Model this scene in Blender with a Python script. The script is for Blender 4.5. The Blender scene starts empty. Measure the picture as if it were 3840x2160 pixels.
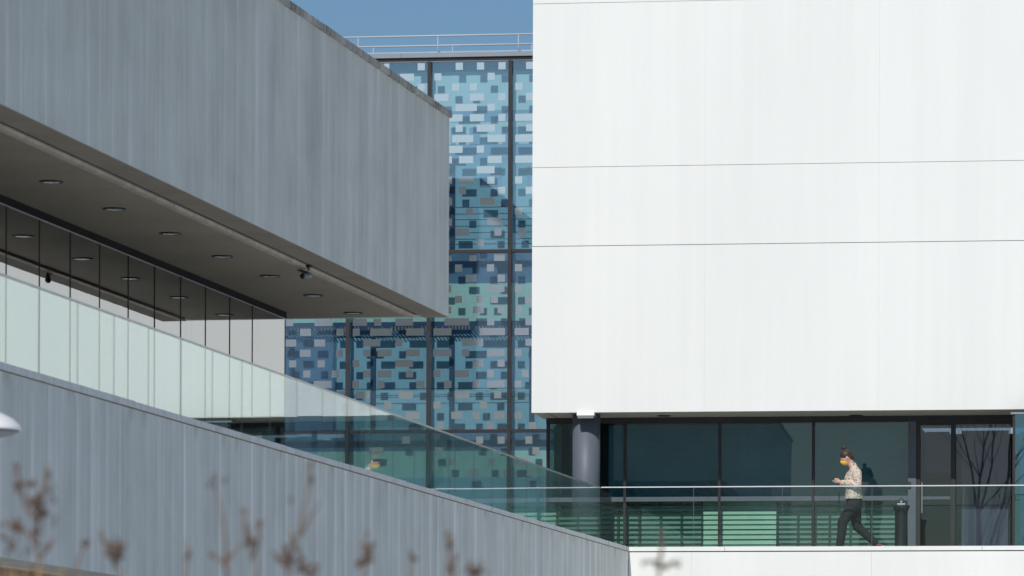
import bpy, math, random
from mathutils import Vector, Matrix, Euler
random.seed(11)
SC = bpy.context.scene
COL = SC.collection
PI = math.pi

# ------------------------------------------------------------------ camera
FPX = 18000.0            # focal length in photo pixels (3840 wide)
VH = 2915.0              # eye level row in the photo
YAW, ROLL = math.radians(8.5), 0.004
RCAM = Matrix.Rotation(YAW, 3, 'Z') @ Matrix.Rotation(PI / 2, 3, 'X') @ Matrix.Rotation(ROLL, 3, 'Z')
cam_d = bpy.data.cameras.new('camera'); cam = bpy.data.objects.new('camera', cam_d); COL.objects.link(cam)
cam.rotation_euler = RCAM.to_euler()
cam_d.sensor_width = 36; cam_d.sensor_fit = 'HORIZONTAL'; cam_d.lens = FPX / 3840 * 36
cam_d.shift_y = (VH - 1080) / 3840
cam_d.clip_start = 0.5; cam_d.clip_end = 5000
cam_d.dof.use_dof = True; cam_d.dof.focus_distance = 76; cam_d.dof.aperture_fstop = 4.5
SC.camera = cam

# ------------------------------------------------------------------ sky, sun, exposure
SUN_DIR = Vector((-0.10, -1.0, 0.84)).normalized()      # towards the sun
W = bpy.data.worlds.new('World'); SC.world = W; W.use_nodes = True
wn = W.node_tree; wn.nodes.clear()
wo = wn.nodes.new('ShaderNodeOutputWorld'); wb = wn.nodes.new('ShaderNodeBackground'); ws = wn.nodes.new('ShaderNodeTexSky')
ws.sky_type = 'NISHITA'; ws.sun_disc = False
ws.sun_elevation = math.asin(SUN_DIR.z); ws.sun_rotation = math.atan2(SUN_DIR.x, SUN_DIR.y)
ws.altitude = 300; ws.air_density = 1.3; ws.dust_density = 1.0; ws.ozone_density = 9.0
wb.inputs['Strength'].default_value = 0.062
wn.links.new(ws.outputs[0], wb.inputs[0]); wn.links.new(wb.outputs[0], wo.inputs[0])
sd = bpy.data.lights.new('sun', 'SUN'); so = bpy.data.objects.new('sun', sd); COL.objects.link(so)
sd.energy = 2.82; sd.angle = math.radians(0.53); sd.color = (1.0, 0.955, 0.885)
so.rotation_euler = (-SUN_DIR).to_track_quat('-Z', 'Y').to_euler(); so.location = (0, -20, 60)
SC.view_settings.view_transform = 'Standard'; SC.view_settings.look = 'None'
SC.view_settings.exposure = 0.15; SC.view_settings.gamma = 1.0; SC.view_settings.use_curve_mapping = False
SC.cycles.use_denoising = True
SC.cycles.max_bounces = 12; SC.cycles.transparent_max_bounces = 32
SC.cycles.glossy_bounces = 6; SC.cycles.diffuse_bounces = 5; SC.cycles.sample_clamp_indirect = 8
SC.cycles.caustics_reflective = False; SC.cycles.caustics_refractive = False

# ------------------------------------------------------------------ survey helpers: photo point -> world point on a known plane
def ray(u, v): return RCAM @ Vector(((u - 1920) / FPX, (VH - v) / FPX, -1.0))
def on_y(u, v, y): d = ray(u, v); return d * (y / d.y)
def on_z(u, v, z): d = ray(u, v); return d * (z / d.z)
DEL = math.radians(2.25)          # the concrete wing stands 2.25 degrees off the white house's axes
TOL = Matrix.Rotation(DEL, 3, 'Z'); FROML = Matrix.Rotation(-DEL, 3, 'Z')
def l_x(u, v, x): d = TOL @ ray(u, v); return d * (x / d.x)
def l_z(u, v, z): d = TOL @ ray(u, v); return d * (z / d.z)

# ------------------------------------------------------------------ materials
MATS = {}
def new_mat(name):
    m = bpy.data.materials.new(name); m.use_nodes = True; m.node_tree.nodes.clear(); MATS[name] = m
    return m, m.node_tree.nodes, m.node_tree.links
def nd(N, t, **k):
    n = N.new(t)
    for a, b in k.items():
        if a in n.inputs: n.inputs[a].default_value = b
        else: setattr(n, a, b)
    return n
def c4(c): return (c[0], c[1], c[2], 1.0)
def math_n(N, L, op, a, b=None, c=None):
    n = N.new('ShaderNodeMath'); n.operation = op
    for i, x in enumerate((a, b, c)):
        if x is None: continue
        if isinstance(x, (int, float)): n.inputs[i].default_value = x
        else: L.new(x, n.inputs[i])
    return n.outputs[0]
def mixc(N, L, f, a, b, blend='MIX'):
    n = N.new('ShaderNodeMix'); n.data_type = 'RGBA'; n.blend_type = blend
    for i, x in ((0, f), (6, a), (7, b)):
        if isinstance(x, (int, float)): n.inputs[i].default_value = x
        elif isinstance(x, tuple): n.inputs[i].default_value = c4(x)
        else: L.new(x, n.inputs[i])
    return n.outputs[2]
def ramp(N, L, src, stops):
    r = N.new('ShaderNodeValToRGB'); L.new(src, r.inputs[0])
    e = r.color_ramp.elements
    while len(e) < len(stops): e.new(0.5)
    for k, (p, c) in enumerate(stops):
        e[k].position = p; e[k].color = c4(c) if isinstance(c, tuple) else (c, c, c, 1)
    return r.outputs[0]
def coords(N, L, scale=(1, 1, 1), rot=(0, 0, 0)):
    tc = N.new('ShaderNodeTexCoord'); mp = N.new('ShaderNodeMapping')
    mp.inputs['Scale'].default_value = scale; mp.inputs['Rotation'].default_value = rot
    L.new(tc.outputs['Object'], mp.inputs[0]); return mp.outputs[0]
def noise(N, L, vec, scale, detail=3, rough=0.55):
    n = nd(N, 'ShaderNodeTexNoise', Scale=scale, Detail=detail, Roughness=rough)
    if vec is not None: L.new(vec, n.inputs['Vector'])
    return n.outputs[0]

def plain(name, col, rough=0.6, metal=0.0, var=0.12, vscale=3.0, spec=0.4, stretch=(1, 1, 1), bump=0.0, bscale=80):
    m, N, L = new_mat(name)
    b = nd(N, 'ShaderNodeBsdfPrincipled', Roughness=rough, Metallic=metal)
    b.inputs['Specular IOR Level'].default_value = spec
    v = coords(N, L, stretch)
    f = noise(N, L, v, vscale, 5)
    k = ramp(N, L, f, [(0.3, 1 - var), (0.7, 1 + var)])
    L.new(mixc(N, L, 1.0, tuple(col), k, 'MULTIPLY'), b.inputs['Base Color'])
    if bump:
        bp = nd(N, 'ShaderNodeBump', Strength=bump, Distance=0.01)
        L.new(noise(N, L, v, bscale, 4), bp.inputs['Height']); L.new(bp.outputs[0], b.inputs['Normal'])
    o = N.new('ShaderNodeOutputMaterial'); L.new(b.outputs[0], o.inputs[0])
    return m

def warp_normal(N, L, amp, scale, stretch=(1, 1, 1)):
    v = coords(N, L, stretch)
    n = nd(N, 'ShaderNodeTexNoise', Scale=scale, Detail=1.5, Roughness=0.45); L.new(v, n.inputs['Vector'])
    s = N.new('ShaderNodeVectorMath'); s.operation = 'SUBTRACT'; L.new(n.outputs['Color'], s.inputs[0]); s.inputs[1].default_value = (.5, .5, .5)
    k = N.new('ShaderNodeVectorMath'); k.operation = 'SCALE'; L.new(s.outputs[0], k.inputs[0]); k.inputs['Scale'].default_value = amp
    g = N.new('ShaderNodeNewGeometry')
    a = N.new('ShaderNodeVectorMath'); a.operation = 'ADD'; L.new(g.outputs['Normal'], a.inputs[0]); L.new(k.outputs[0], a.inputs[1])
    z = N.new('ShaderNodeVectorMath'); z.operation = 'NORMALIZE'; L.new(a.outputs[0], z.inputs[0])
    return z.outputs[0]
def glass(name, tint, r0=0.05, rough=0.0, amp=0.0008, scale=1.5, refl=(1, 1, 1), stretch=(1, 1, 1)):
    """a clear tinted sheet: Schlick reflection over a tinted straight-through view"""
    m, N, L = new_mat(name)
    t = nd(N, 'ShaderNodeBsdfTransparent', Color=c4(tint)); g = nd(N, 'ShaderNodeBsdfGlossy', Color=c4(refl), Roughness=rough)
    L.new(warp_normal(N, L, amp, scale, stretch), g.inputs['Normal'])
    lw = nd(N, 'ShaderNodeLayerWeight', Blend=0.5)
    p = math_n(N, L, 'POWER', lw.outputs['Facing'], 5.0)
    f = math_n(N, L, 'MULTIPLY_ADD', p, 1 - r0, r0)
    mx = N.new('ShaderNodeMixShader'); L.new(f, mx.inputs[0]); L.new(t.outputs[0], mx.inputs[1]); L.new(g.outputs[0], mx.inputs[2])
    o = N.new('ShaderNodeOutputMaterial'); L.new(mx.outputs[0], o.inputs[0]); return m
def mirror(name, col, rough=0.03, amp=0.0012, scale=1.2):
    m, N, L = new_mat(name)
    g = nd(N, 'ShaderNodeBsdfGlossy', Color=c4(col), Roughness=rough); L.new(warp_normal(N, L, amp, scale), g.inputs['Normal'])
    d = nd(N, 'ShaderNodeBsdfDiffuse', Color=(.55, .62, .65, 1)); mx = nd(N, 'ShaderNodeMixShader', Fac=0.83)
    L.new(d.outputs[0], mx.inputs[1]); L.new(g.outputs[0], mx.inputs[2])
    o = N.new('ShaderNodeOutputMaterial'); L.new(mx.outputs[0], o.inputs[0]); return m

def concrete(name, base, pitch=0.55, streak=0.5, jitter=1.0, rust=0.0, ztop=0.0):
    """cast wall: pale runs below the form joints, fine vertical grain, cloudy patches"""
    m, N, L = new_mat(name)
    b = nd(N, 'ShaderNodeBsdfPrincipled', Roughness=0.78); b.inputs['Specular IOR Level'].default_value = 0.3
    tc = N.new('ShaderNodeTexCoord'); sp = N.new('ShaderNodeSeparateXYZ'); L.new(tc.outputs['Object'], sp.inputs[0])
    cb = N.new('ShaderNodeCombineXYZ'); L.new(sp.outputs['Y'], cb.inputs[0]); L.new(math_n(N, L, 'MULTIPLY', sp.outputs['Z'], 0.035), cb.inputs[1])
    L.new(math_n(N, L, 'MULTIPLY', sp.outputs['X'], 1.0), cb.inputs[2])
    vstr = cb.outputs[0]
    fine = noise(N, L, vstr, 13.0, 6, 0.7)
    mid = noise(N, L, vstr, 1.6, 3, 0.5)
    jit = noise(N, L, vstr, 0.9, 2, 0.5)
    pos = math_n(N, L, 'ADD', math_n(N, L, 'DIVIDE', sp.outputs['Y'], pitch), math_n(N, L, 'MULTIPLY', jit, jitter))
    ph = math_n(N, L, 'FRACT', pos); idx = math_n(N, L, 'FLOOR', pos)
    wnz = N.new('ShaderNodeTexWhiteNoise'); wnz.noise_dimensions = '1D'; L.new(idx, wnz.inputs['W'])
    wob = N.new('ShaderNodeCombineXYZ'); L.new(math_n(N, L, 'MULTIPLY', idx, 7.31), wob.inputs[0]); L.new(math_n(N, L, 'MULTIPLY', sp.outputs['Z'], 0.55), wob.inputs[1])
    run = ramp(N, L, noise(N, L, wob.outputs[0], 1.0, 3, 0.6), [(0.30, 0.1), (0.62, 1.0)])
    wid = math_n(N, L, 'MULTIPLY_ADD', wnz.outputs['Value'], 0.35, 0.75)
    peak = ramp(N, L, math_n(N, L, 'MULTIPLY', ph, wid), [(0.0, 0.0), (0.20, 0.0), (0.30, 0.95), (0.36, 0.7), (0.50, 0.16), (1.0, 0.0)])
    blot = noise(N, L, coords(N, L, (1, 1, 0.9)), 1.1, 4, 0.6)
    amp = math_n(N, L, 'MULTIPLY', ramp(N, L, wnz.outputs['Value'], [(0.0, 0.12), (1.0, 1.0)]), streak)
    str_amt = math_n(N, L, 'MULTIPLY', peak, math_n(N, L, 'MULTIPLY', run, amp))
    k1 = ramp(N, L, fine, [(0.25, 0.86), (0.75, 1.12)])
    k2 = ramp(N, L, mid, [(0.3, 0.91), (0.7, 1.07)])
    k3 = ramp(N, L, blot, [(0.3, 0.88), (0.72, 1.08)])
    c = mixc(N, L, 1.0, tuple(base), k1, 'MULTIPLY'); c = mixc(N, L, 1.0, c, k2, 'MULTIPLY'); c = mixc(N, L, 1.0, c, k3, 'MULTIPLY')
    c = mixc(N, L, str_amt, c, tuple(min(0.92, x * 1.5) for x in base))
    crk = noise(N, L, vstr, 5.0, 2, 0.4)
    dark = ramp(N, L, crk, [(0.73, 0.0), (0.76, 1.0)])
    zmask = ramp(N, L, noise(N, L, coords(N, L, (1, 1, 1)), 0.8, 2), [(0.55, 0.0), (0.62, 0.45)])
    c = mixc(N, L, math_n(N, L, 'MULTIPLY', dark, zmask), c, tuple(x * 0.45 for x in base))
    if rust:
        rz = ramp(N, L, math_n(N, L, 'SUBTRACT', ztop, sp.outputs['Z']), [(0.0, 1.0), (0.16, 0.0)])
        rn = ramp(N, L, noise(N, L, vstr, 1.9, 5, 0.7), [(0.52, 0.0), (0.63, 1.0)])
        c = mixc(N, L, math_n(N, L, 'MULTIPLY', math_n(N, L, 'MULTIPLY', rz, rn), rust), c, (0.22, 0.14, 0.09))
    L.new(c, b.inputs['Base Color'])
    bp = nd(N, 'ShaderNodeBump', Strength=0.25, Distance=0.01); L.new(fine, bp.inputs['Height']); L.new(bp.outputs[0], b.inputs['Normal'])
    o = N.new('ShaderNodeOutputMaterial'); L.new(b.outputs[0], o.inputs[0]); return m
def stained(name, base, dark, lo=0.52, hi=0.7, scale=2.2, fine=14):
    m, N, L = new_mat(name)
    b = nd(N, 'ShaderNodeBsdfPrincipled', Roughness=0.85)
    n1 = noise(N, L, coords(N, L, (1, 1, 0.6)), scale, 4, 0.65); n2 = noise(N, L, coords(N, L, (1, 1, 0.12)), fine, 4, 0.7)
    f = math_n(N, L, 'MULTIPLY', ramp(N, L, n1, [(lo - 0.12, 0.0), (hi, 1.0)]), ramp(N, L, n2, [(0.35, 0.1), (0.65, 1.0)]))
    c = mixc(N, L, f, tuple(base), tuple(dark)); c = mixc(N, L, 1.0, c, ramp(N, L, n2, [(0.3, 0.85), (0.7, 1.12)]), 'MULTIPLY')
    L.new(c, b.inputs['Base Color']); o = N.new('ShaderNodeOutputMaterial'); L.new(b.outputs[0], o.inputs[0]); return m
def striped(name, c1, c2, pitch, duty=0.5, axis='Z', rough=0.6):
    m, N, L = new_mat(name)
    b = nd(N, 'ShaderNodeBsdfPrincipled', Roughness=rough)
    tc = N.new('ShaderNodeTexCoord'); sp = N.new('ShaderNodeSeparateXYZ'); L.new(tc.outputs['Object'], sp.inputs[0])
    ph = math_n(N, L, 'FRACT', math_n(N, L, 'DIVIDE', sp.outputs[axis], pitch))
    f = ramp(N, L, ph, [(0.0, 0.0), (duty - 0.08, 0.0), (duty + 0.08, 1.0), (1.0, 1.0)])
    c = mixc(N, L, f, tuple(c1), tuple(c2)); k = ramp(N, L, noise(N, L, coords(N, L), 2.0, 3), [(0.3, 0.85), (0.7, 1.12)])
    L.new(mixc(N, L, 1.0, c, k, 'MULTIPLY'), b.inputs['Base Color'])
    o = N.new('ShaderNodeOutputMaterial'); L.new(b.outputs[0], o.inputs[0]); return m

concrete('concrete_wing', (0.64, 0.665, 0.62), 0.6, 0.75, 3.0)
concrete('concrete_low', (0.66, 0.70, 0.67), 0.50, 1.5, 1.0, rust=0.45, ztop=-0.02)
stained('coping_old', (0.56, 0.55, 0.51), (0.045, 0.04, 0.03), 0.46, 0.58, 1.3, 20)
stained('coping_low', (0.70, 0.73, 0.72), (0.17, 0.12, 0.07), 0.66, 0.80, 1.7, 11)
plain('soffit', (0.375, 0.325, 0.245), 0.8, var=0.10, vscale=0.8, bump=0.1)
plain('soffit_edge', (0.32, 0.28, 0.225), 0.8, var=0.12, vscale=1.5)
plain('drip_trim', (0.55, 0.48, 0.40), 0.6, var=0.2, vscale=4)
striped('drip_slots', (0.02, 0.02, 0.02), (0.22, 0.20, 0.17), 0.11, 0.6, 'Y')
plain('frame_dark', (0.035, 0.033, 0.036), 0.45, var=0.15, vscale=5)
plain('frame_slate', (0.115, 0.13, 0.16), 0.5, var=0.08)
plain('frame_matte', (0.028, 0.026, 0.028), 0.9, var=0.1, spec=0.1)
plain('frame_bronze', (0.032, 0.027, 0.030), 0.4, var=0.2, vscale=6)
plain('frame_grey', (0.23, 0.24, 0.28), 0.45, var=0.08)
stained('joint_dirt_shade', (0.22, 0.19, 0.16), (0.06, 0.035, 0.02), 0.40, 0.55, 1.5, 9)  # dirty mortar, dark enough to carry painted shade under the low coping
plain('steel', (0.52, 0.52, 0.53), 0.35, metal=0.7, var=0.08, vscale=20)
plain('edge_dark', (0.10, 0.12, 0.14), 0.4, var=0.1)
plain('edge_white', (0.85, 0.88, 0.86), 0.3, var=0.04)
plain('rail_white', (0.64, 0.66, 0.66), 0.35, var=0.05)
plain('rail_grey', (0.46, 0.49, 0.52), 0.45, var=0.06)
plain('lamp_white', (0.82, 0.82, 0.82), 0.35, var=0.04, vscale=8)
plain('black_plastic', (0.018, 0.018, 0.02), 0.4, var=0.2, vscale=12)
plain('room_dark', (0.03, 0.035, 0.04), 0.9, var=0.2)
plain('column_paint', (0.115, 0.137, 0.165), 0.5, var=0.10, vscale=2.5, stretch=(3, 3, 0.15))
plain('paving', (0.64, 0.65, 0.635), 0.9, var=0.15, vscale=0.7, bump=0.2)
plain('deck', (0.30, 0.29, 0.27), 0.85, var=0.15, vscale=1.5)
plain('fascia_metal', (0.25, 0.29, 0.33), 0.45, var=0.06, vscale=2)
plain('lens_glass', (0.25, 0.26, 0.26), 0.15, var=0.05)
# white render of the big house: faint vertical runs, off-white
def white_wall():
    m, N, L = new_mat('white_wall')
    b = nd(N, 'ShaderNodeBsdfPrincipled', Roughness=0.55); b.inputs['Specular IOR Level'].default_value = 0.35
    n1 = noise(N, L, coords(N, L, (1, 1, 0.06)), 1.5, 3, 0.5); n2 = noise(N, L, coords(N, L, (1, 1, 0.4)), 0.35, 3); n3 = noise(N, L, coords(N, L, (1, 1, 0.03)), 7, 4)
    c = mixc(N, L, 1.0, (0.810, 0.818, 0.785), ramp(N, L, n1, [(0.35, 0.983), (0.65, 1.012)]), 'MULTIPLY')
    c = mixc(N, L, 1.0, c, ramp(N, L, n2, [(0.3, 0.975), (0.7, 1.02)]), 'MULTIPLY')
    c = mixc(N, L, 1.0, c, ramp(N, L, n3, [(0.3, 0.985), (0.7, 1.01)]), 'MULTIPLY')
    L.new(c, b.inputs['Base Color']); o = N.new('ShaderNodeOutputMaterial'); L.new(b.outputs[0], o.inputs[0])
white_wall()
# glazing
glass('glass_balustrade', (0.865, 0.965, 0.95), 0.07, amp=0.0006, scale=1.3)
glass('glass_front', (0.90, 0.965, 0.95), 0.016, amp=0.0005, scale=1.0)
glass('glass_strip', (0.10, 0.11, 0.11), 0.42, amp=0.0026, scale=1.1, refl=(0.95, 0.97, 0.97))
glass('glass_tower', (0.86, 0.96, 0.985), 0.19, amp=0.0016, scale=0.9, refl=(0.80, 0.95, 1.0))
glass('glass_house', (0.81, 0.91, 0.90), 0.048, amp=0.0014, scale=0.8)
glass('glass_door', (0.66, 0.68, 0.74), 0.06, amp=0.0018, scale=0.9)
glass('glass_blue', (0.18, 0.45, 0.58), 0.22, amp=0.001, scale=0.8, refl=(0.6, 0.9, 1.0))
mirror('silver_square', (0.99, 0.96, 0.89))
# room behind the patterned curtain wall
plain('band_pale', (0.74, 0.84, 0.84), 0.8, var=0.05); plain('band_mint', (0.60, 0.76, 0.66), 0.8, var=0.05)
plain('band_blue', (0.36, 0.47, 0.63), 0.8, var=0.06); plain('band_teal', (0.37, 0.56, 0.66), 0.8, var=0.07, vscale=0.6)
plain('band_navy', (0.055, 0.085, 0.16), 0.8, var=0.12); plain('band_deep', (0.13, 0.21, 0.33), 0.8, var=0.1)
plain('tab_tan', (0.50, 0.36, 0.22), 0.7, var=0.1)
striped('blind_dark', (0.022, 0.10, 0.14), (0.06, 0.23, 0.30), 0.019, 0.5)
plain('blind_green', (0.62, 0.70, 0.57), 0.7, var=0.05); plain('slat_dark', (0.035, 0.06, 0.06), 0.5, var=0.1)
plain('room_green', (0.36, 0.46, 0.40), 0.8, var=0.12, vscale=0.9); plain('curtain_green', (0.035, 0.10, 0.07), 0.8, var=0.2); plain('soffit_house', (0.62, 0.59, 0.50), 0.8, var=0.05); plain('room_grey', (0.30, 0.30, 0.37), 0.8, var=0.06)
plain('back_block', (0.07, 0.10, 0.125), 0.85, var=0.12, vscale=0.5); plain('back_pale', (0.70, 0.74, 0.80), 0.85, var=0.08, vscale=0.4)
plain('bark', (0.12, 0.095, 0.075), 0.9, var=0.25, vscale=6)
plain('dry_stem', (0.20, 0.15, 0.115), 0.9, var=0.25, vscale=20); plain('dry_seed', (0.155, 0.108, 0.082), 0.95, var=0.35, vscale=30)
plain('dry_grass', (0.40, 0.27, 0.13), 0.9, var=0.25, vscale=20)
# person
plain('skin', (0.62, 0.36, 0.26), 0.5, var=0.06, vscale=15); plain('hair', (0.045, 0.028, 0.020), 0.5, var=0.5, vscale=30, stretch=(1, 1, 3))
plain('mask_yellow', (0.82, 0.50, 0.01), 0.7, var=0.08, vscale=30); plain('trouser_black', (0.022, 0.022, 0.025), 0.85, var=0.3, vscale=18)
plain('shoe_red', (0.42, 0.075, 0.06), 0.6, var=0.1); plain('shoe_pale', (0.55, 0.45, 0.42), 0.6, var=0.3, vscale=40); plain('sole_cream', (0.78, 0.72, 0.55), 0.6, var=0.05)
def floral():
    m, N, L = new_mat('floral')
    b = nd(N, 'ShaderNodeBsdfPrincipled', Roughness=0.8)
    v = nd(N, 'ShaderNodeTexVoronoi', Scale=36.0, Randomness=0.85); L.new(coords(N, L), v.inputs['Vector'])
    spot = ramp(N, L, v.outputs['Distance'], [(0.34, 1.0), (0.46, 0.0)])
    sp = N.new('ShaderNodeSeparateColor'); L.new(v.outputs['Color'], sp.inputs[0])
    r = N.new('ShaderNodeValToRGB'); r.color_ramp.interpolation = 'CONSTANT'; L.new(sp.outputs[0], r.inputs[0])
    e = r.color_ramp.elements
    for _ in range(3): e.new(0.5)
    for k, (p, c) in enumerate([(0, (0.03, 0.05, 0.16)), (0.33, (0.60, 0.27, 0.10)), (0.55, (0.70, 0.50, 0.12)), (0.70, (0.30, 0.12, 0.14)), (0.84, (0.16, 0.22, 0.30))]):
        e[k].position = p; e[k].color = c4(c)
    c = mixc(N, L, spot, (0.66, 0.56, 0.47), r.outputs[0]); L.new(c, b.inputs['Base Color'])
    bp = nd(N, 'ShaderNodeBump', Strength=0.6, Distance=0.03); L.new(noise(N, L, coords(N, L, (1, 1, 2.2)), 9, 3), bp.inputs['Height']); L.new(bp.outputs[0], b.inputs['Normal'])
    o = N.new('ShaderNodeOutputMaterial'); L.new(b.outputs[0], o.inputs[0])
floral()

# ------------------------------------------------------------------ mesh helpers
class MB:
    def __init__(s): s.v = []; s.f = []
    def box(s, x0, x1, y0, y1, z0, z1):
        a = len(s.v)
        s.v += [(x0, y0, z0), (x1, y0, z0), (x1, y1, z0), (x0, y1, z0), (x0, y0, z1), (x1, y0, z1), (x1, y1, z1), (x0, y1, z1)]
        s.f += [(a, a+3, a+2, a+1), (a+4, a+5, a+6, a+7), (a, a+1, a+5, a+4), (a+1, a+2, a+6, a+5), (a+2, a+3, a+7, a+6), (a+3, a, a+4, a+7)]
        return s
    def prism(s, pts, axis, c0, c1):
        """closed outline pts (two coordinates) pushed along axis from c0 to c1"""
        a = len(s.v); n = len(pts)
        for c in (c0, c1):
            for p, q in pts:
                s.v.append({'x': (c, p, q), 'y': (p, c, q), 'z': (p, q, c)}[axis])
        s.f.append(tuple(range(a, a + n))[::-1]); s.f.append(tuple(range(a + n, a + 2 * n)))
        for i in range(n):
            j = (i + 1) % n; s.f.append((a + i, a + j, a + n + j, a + n + i))
        return s
    def lathe(s, prof, c=(0, 0, 0), n=32):
        a = len(s.v)
        for r, z in prof:
            for i in range(n):
                t = 2 * PI * i / n; s.v.append((c[0] + r * math.cos(t), c[1] + r * math.sin(t), c[2] + z))
        for k in range(len(prof) - 1):
            for i in range(n):
                j = (i + 1) % n; s.f.append((a + k*n + i, a + k*n + j, a + (k+1)*n + j, a + (k+1)*n + i))
        s.f.append(tuple(a + i for i in range(n))[::-1]); s.f.append(tuple(a + (len(prof)-1)*n + i for i in range(n)))
        return s
    def tube(s, pts, rad, n=8):
        pts = [Vector(p) for p in pts]
        if isinstance(rad, (int, float)): rad = [rad] * len(pts)
        a = len(s.v); up = None
        for k, p in enumerate(pts):
            d = (pts[min(k+1, len(pts)-1)] - pts[max(k-1, 0)]).normalized()
            if up is None: up = Vector((0, 0, 1)) if abs(d.z) < 0.9 else Vector((1, 0, 0))
            e1 = (up - d * up.dot(d)).normalized(); e2 = d.cross(e1); up = e1
            for i in range(n):
                t = 2 * PI * i / n; s.v.append(tuple(p + (e1 * math.cos(t) + e2 * math.sin(t)) * rad[k]))
        for k in range(len(pts) - 1):
            for i in range(n):
                j = (i + 1) % n; s.f.append((a + k*n + i, a + k*n + j, a + (k+1)*n + j, a + (k+1)*n + i))
        s.f.append(tuple(a + i for i in range(n))[::-1]); s.f.append(tuple(a + (len(pts)-1)*n + i for i in range(n)))
        return s
    def ball(s, c, r, axes=None, n=12, m=8):
        """ellipsoid; r = three radii, axes = three unit vectors"""
        if isinstance(r, (int, float)): r = (r, r, r)
        ax = [Vector(q) for q in (axes or ((1, 0, 0), (0, 1, 0), (0, 0, 1)))]
        c = Vector(c); a = len(s.v)
        s.v.append(tuple(c - ax[2] * r[2]))
        for k in range(1, m):
            ph = PI * k / m - PI / 2
            for i in range(n):
                t = 2 * PI * i / n
                s.v.append(tuple(c + ax[0] * (r[0] * math.cos(ph) * math.cos(t)) + ax[1] * (r[1] * math.cos(ph) * math.sin(t)) + ax[2] * (r[2] * math.sin(ph))))
        s.v.append(tuple(c + ax[2] * r[2])); e = len(s.v) - 1
        for i in range(n):
            j = (i + 1) % n
            s.f.append((a, a + 1 + j, a + 1 + i)); s.f.append((e, e - n + i, e - n + j))
            for k in range(m - 2): s.f.append((a + 1 + k*n + i, a + 1 + k*n + j, a + 1 + (k+1)*n + j, a + 1 + (k+1)*n + i))
        return s
    def rings(s, rr, n=20):
        """stack of level ellipses (cx, cy, z, rx, ry)"""
        a = len(s.v)
        for cx, cy, z, rx, ry in rr:
            for i in range(n):
                t = 2 * PI * i / n; s.v.append((cx + rx * math.cos(t), cy + ry * math.sin(t), z))
        for k in range(len(rr) - 1):
            for i in range(n):
                j = (i + 1) % n; s.f.append((a + k*n + i, a + k*n + j, a + (k+1)*n + j, a + (k+1)*n + i))
        s.f.append(tuple(a + i for i in range(n))[::-1]); s.f.append(tuple(a + (len(rr)-1)*n + i for i in range(n)))
        return s
    def build(s, name, mat, parent=None, smooth=False, org=None):
        o0 = Vector(org) if org is not None else (ORG.get(parent.name, Vector()) if parent else Vector())
        me = bpy.data.meshes.new(name); me.from_pydata([tuple(Vector(v) - o0) for v in s.v], [], s.f); me.validate()
        if smooth:
            for p in me.polygons: p.use_smooth = True
        me.materials.append(MATS[mat] if isinstance(mat, str) else mat)
        o = bpy.data.objects.new(name, me); COL.objects.link(o)
        if parent: o.parent = parent
        elif org is not None: o.location = o0
        return o
ORG = {}
def tag(o, label, cat, group=None, kind=None):
    if label: o['label'] = label
    if cat: o['category'] = cat
    if group: o['group'] = group
    if kind: o['kind'] = kind
    return o
def thing(name, label, cat, org=(0, 0, 0), frame='F', group=None, rz=None):
    """Empty at the thing's base; org is given in the thing's own frame (F world axes, L concrete wing axes)"""
    o = bpy.data.objects.new(name, None); COL.objects.link(o); o.empty_display_size = 0.3
    org = Vector(org)
    if frame == 'L': o.location = FROML @ org; o.rotation_euler = (0, 0, -DEL)
    else: o.location = org
    if rz is not None: o.rotation_euler = (0, 0, rz)
    ORG[o.name] = org if rz is None else Vector()
    return tag(o, label, cat, group)
def part(name, mat, parent, *boxes):
    m = MB()
    for b in boxes: m.box(*b)
    return m.build(name, mat, parent)
def sub(o, name, mat, mb, root):
    """sub-part: child of part o, coordinates in the root's frame"""
    c = mb.build(name, mat, None); off = ORG[root.name]
    for v in c.data.vertices: v.co -= off
    c.parent = o; return c

# ------------------------------------------------------------------ key planes
GZ = -1.6
Y0, Y0B, Y1, Y2, YC = 76.5, 76.62, 78.1, 79.4, 84.0
XW = (TOL @ on_y(2355, 2060, Y0)).x                       # concrete face
PE = l_x(1685, 420, XW); YE = PE.y; ZT = PE.z; ZS = l_x(1685, 1190, XW).z
PG = l_z(1065, 1165, ZS); XG, YG = PG.x, PG.y
BC = on_y(2250, 1827, Y0B); XB = (TOL @ BC).x; ZB = BC.z
ZCB = l_x(2353, 2066, XW).z; ZCT = l_x(2353, 2051, XW).z; ZLB = l_x(0, 2088, XW).z
YJ = (TOL @ on_y(2355, 2060, Y0)).y
ZD = ZCT - 0.06                                            # terrace floor
XE = on_y(1993, 1548, Y1).x; ZO = on_y(1993, 1548, Y1).z

# ------------------------------------------------------------------ setting: ground and terrace
g = MB().box(-1500, 1500, -600, 3000, GZ - 1, GZ).build('ground', 'paving'); tag(g, None, None, kind='structure')
fl = MB().box(-27, 3.2, Y0B + 0.1, YC - 0.02, ZD - 0.3, ZD).build('terrace_floor', 'deck'); tag(fl, None, None, kind='structure')
fl2 = MB().box(XW - 11, XW - 0.46, 34, YJ + 0.2, ZD - 0.35, ZD - 0.004).build('terrace_floor', 'deck'); fl2.rotation_euler.z = -DEL; tag(fl2, None, None, kind='structure')

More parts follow.
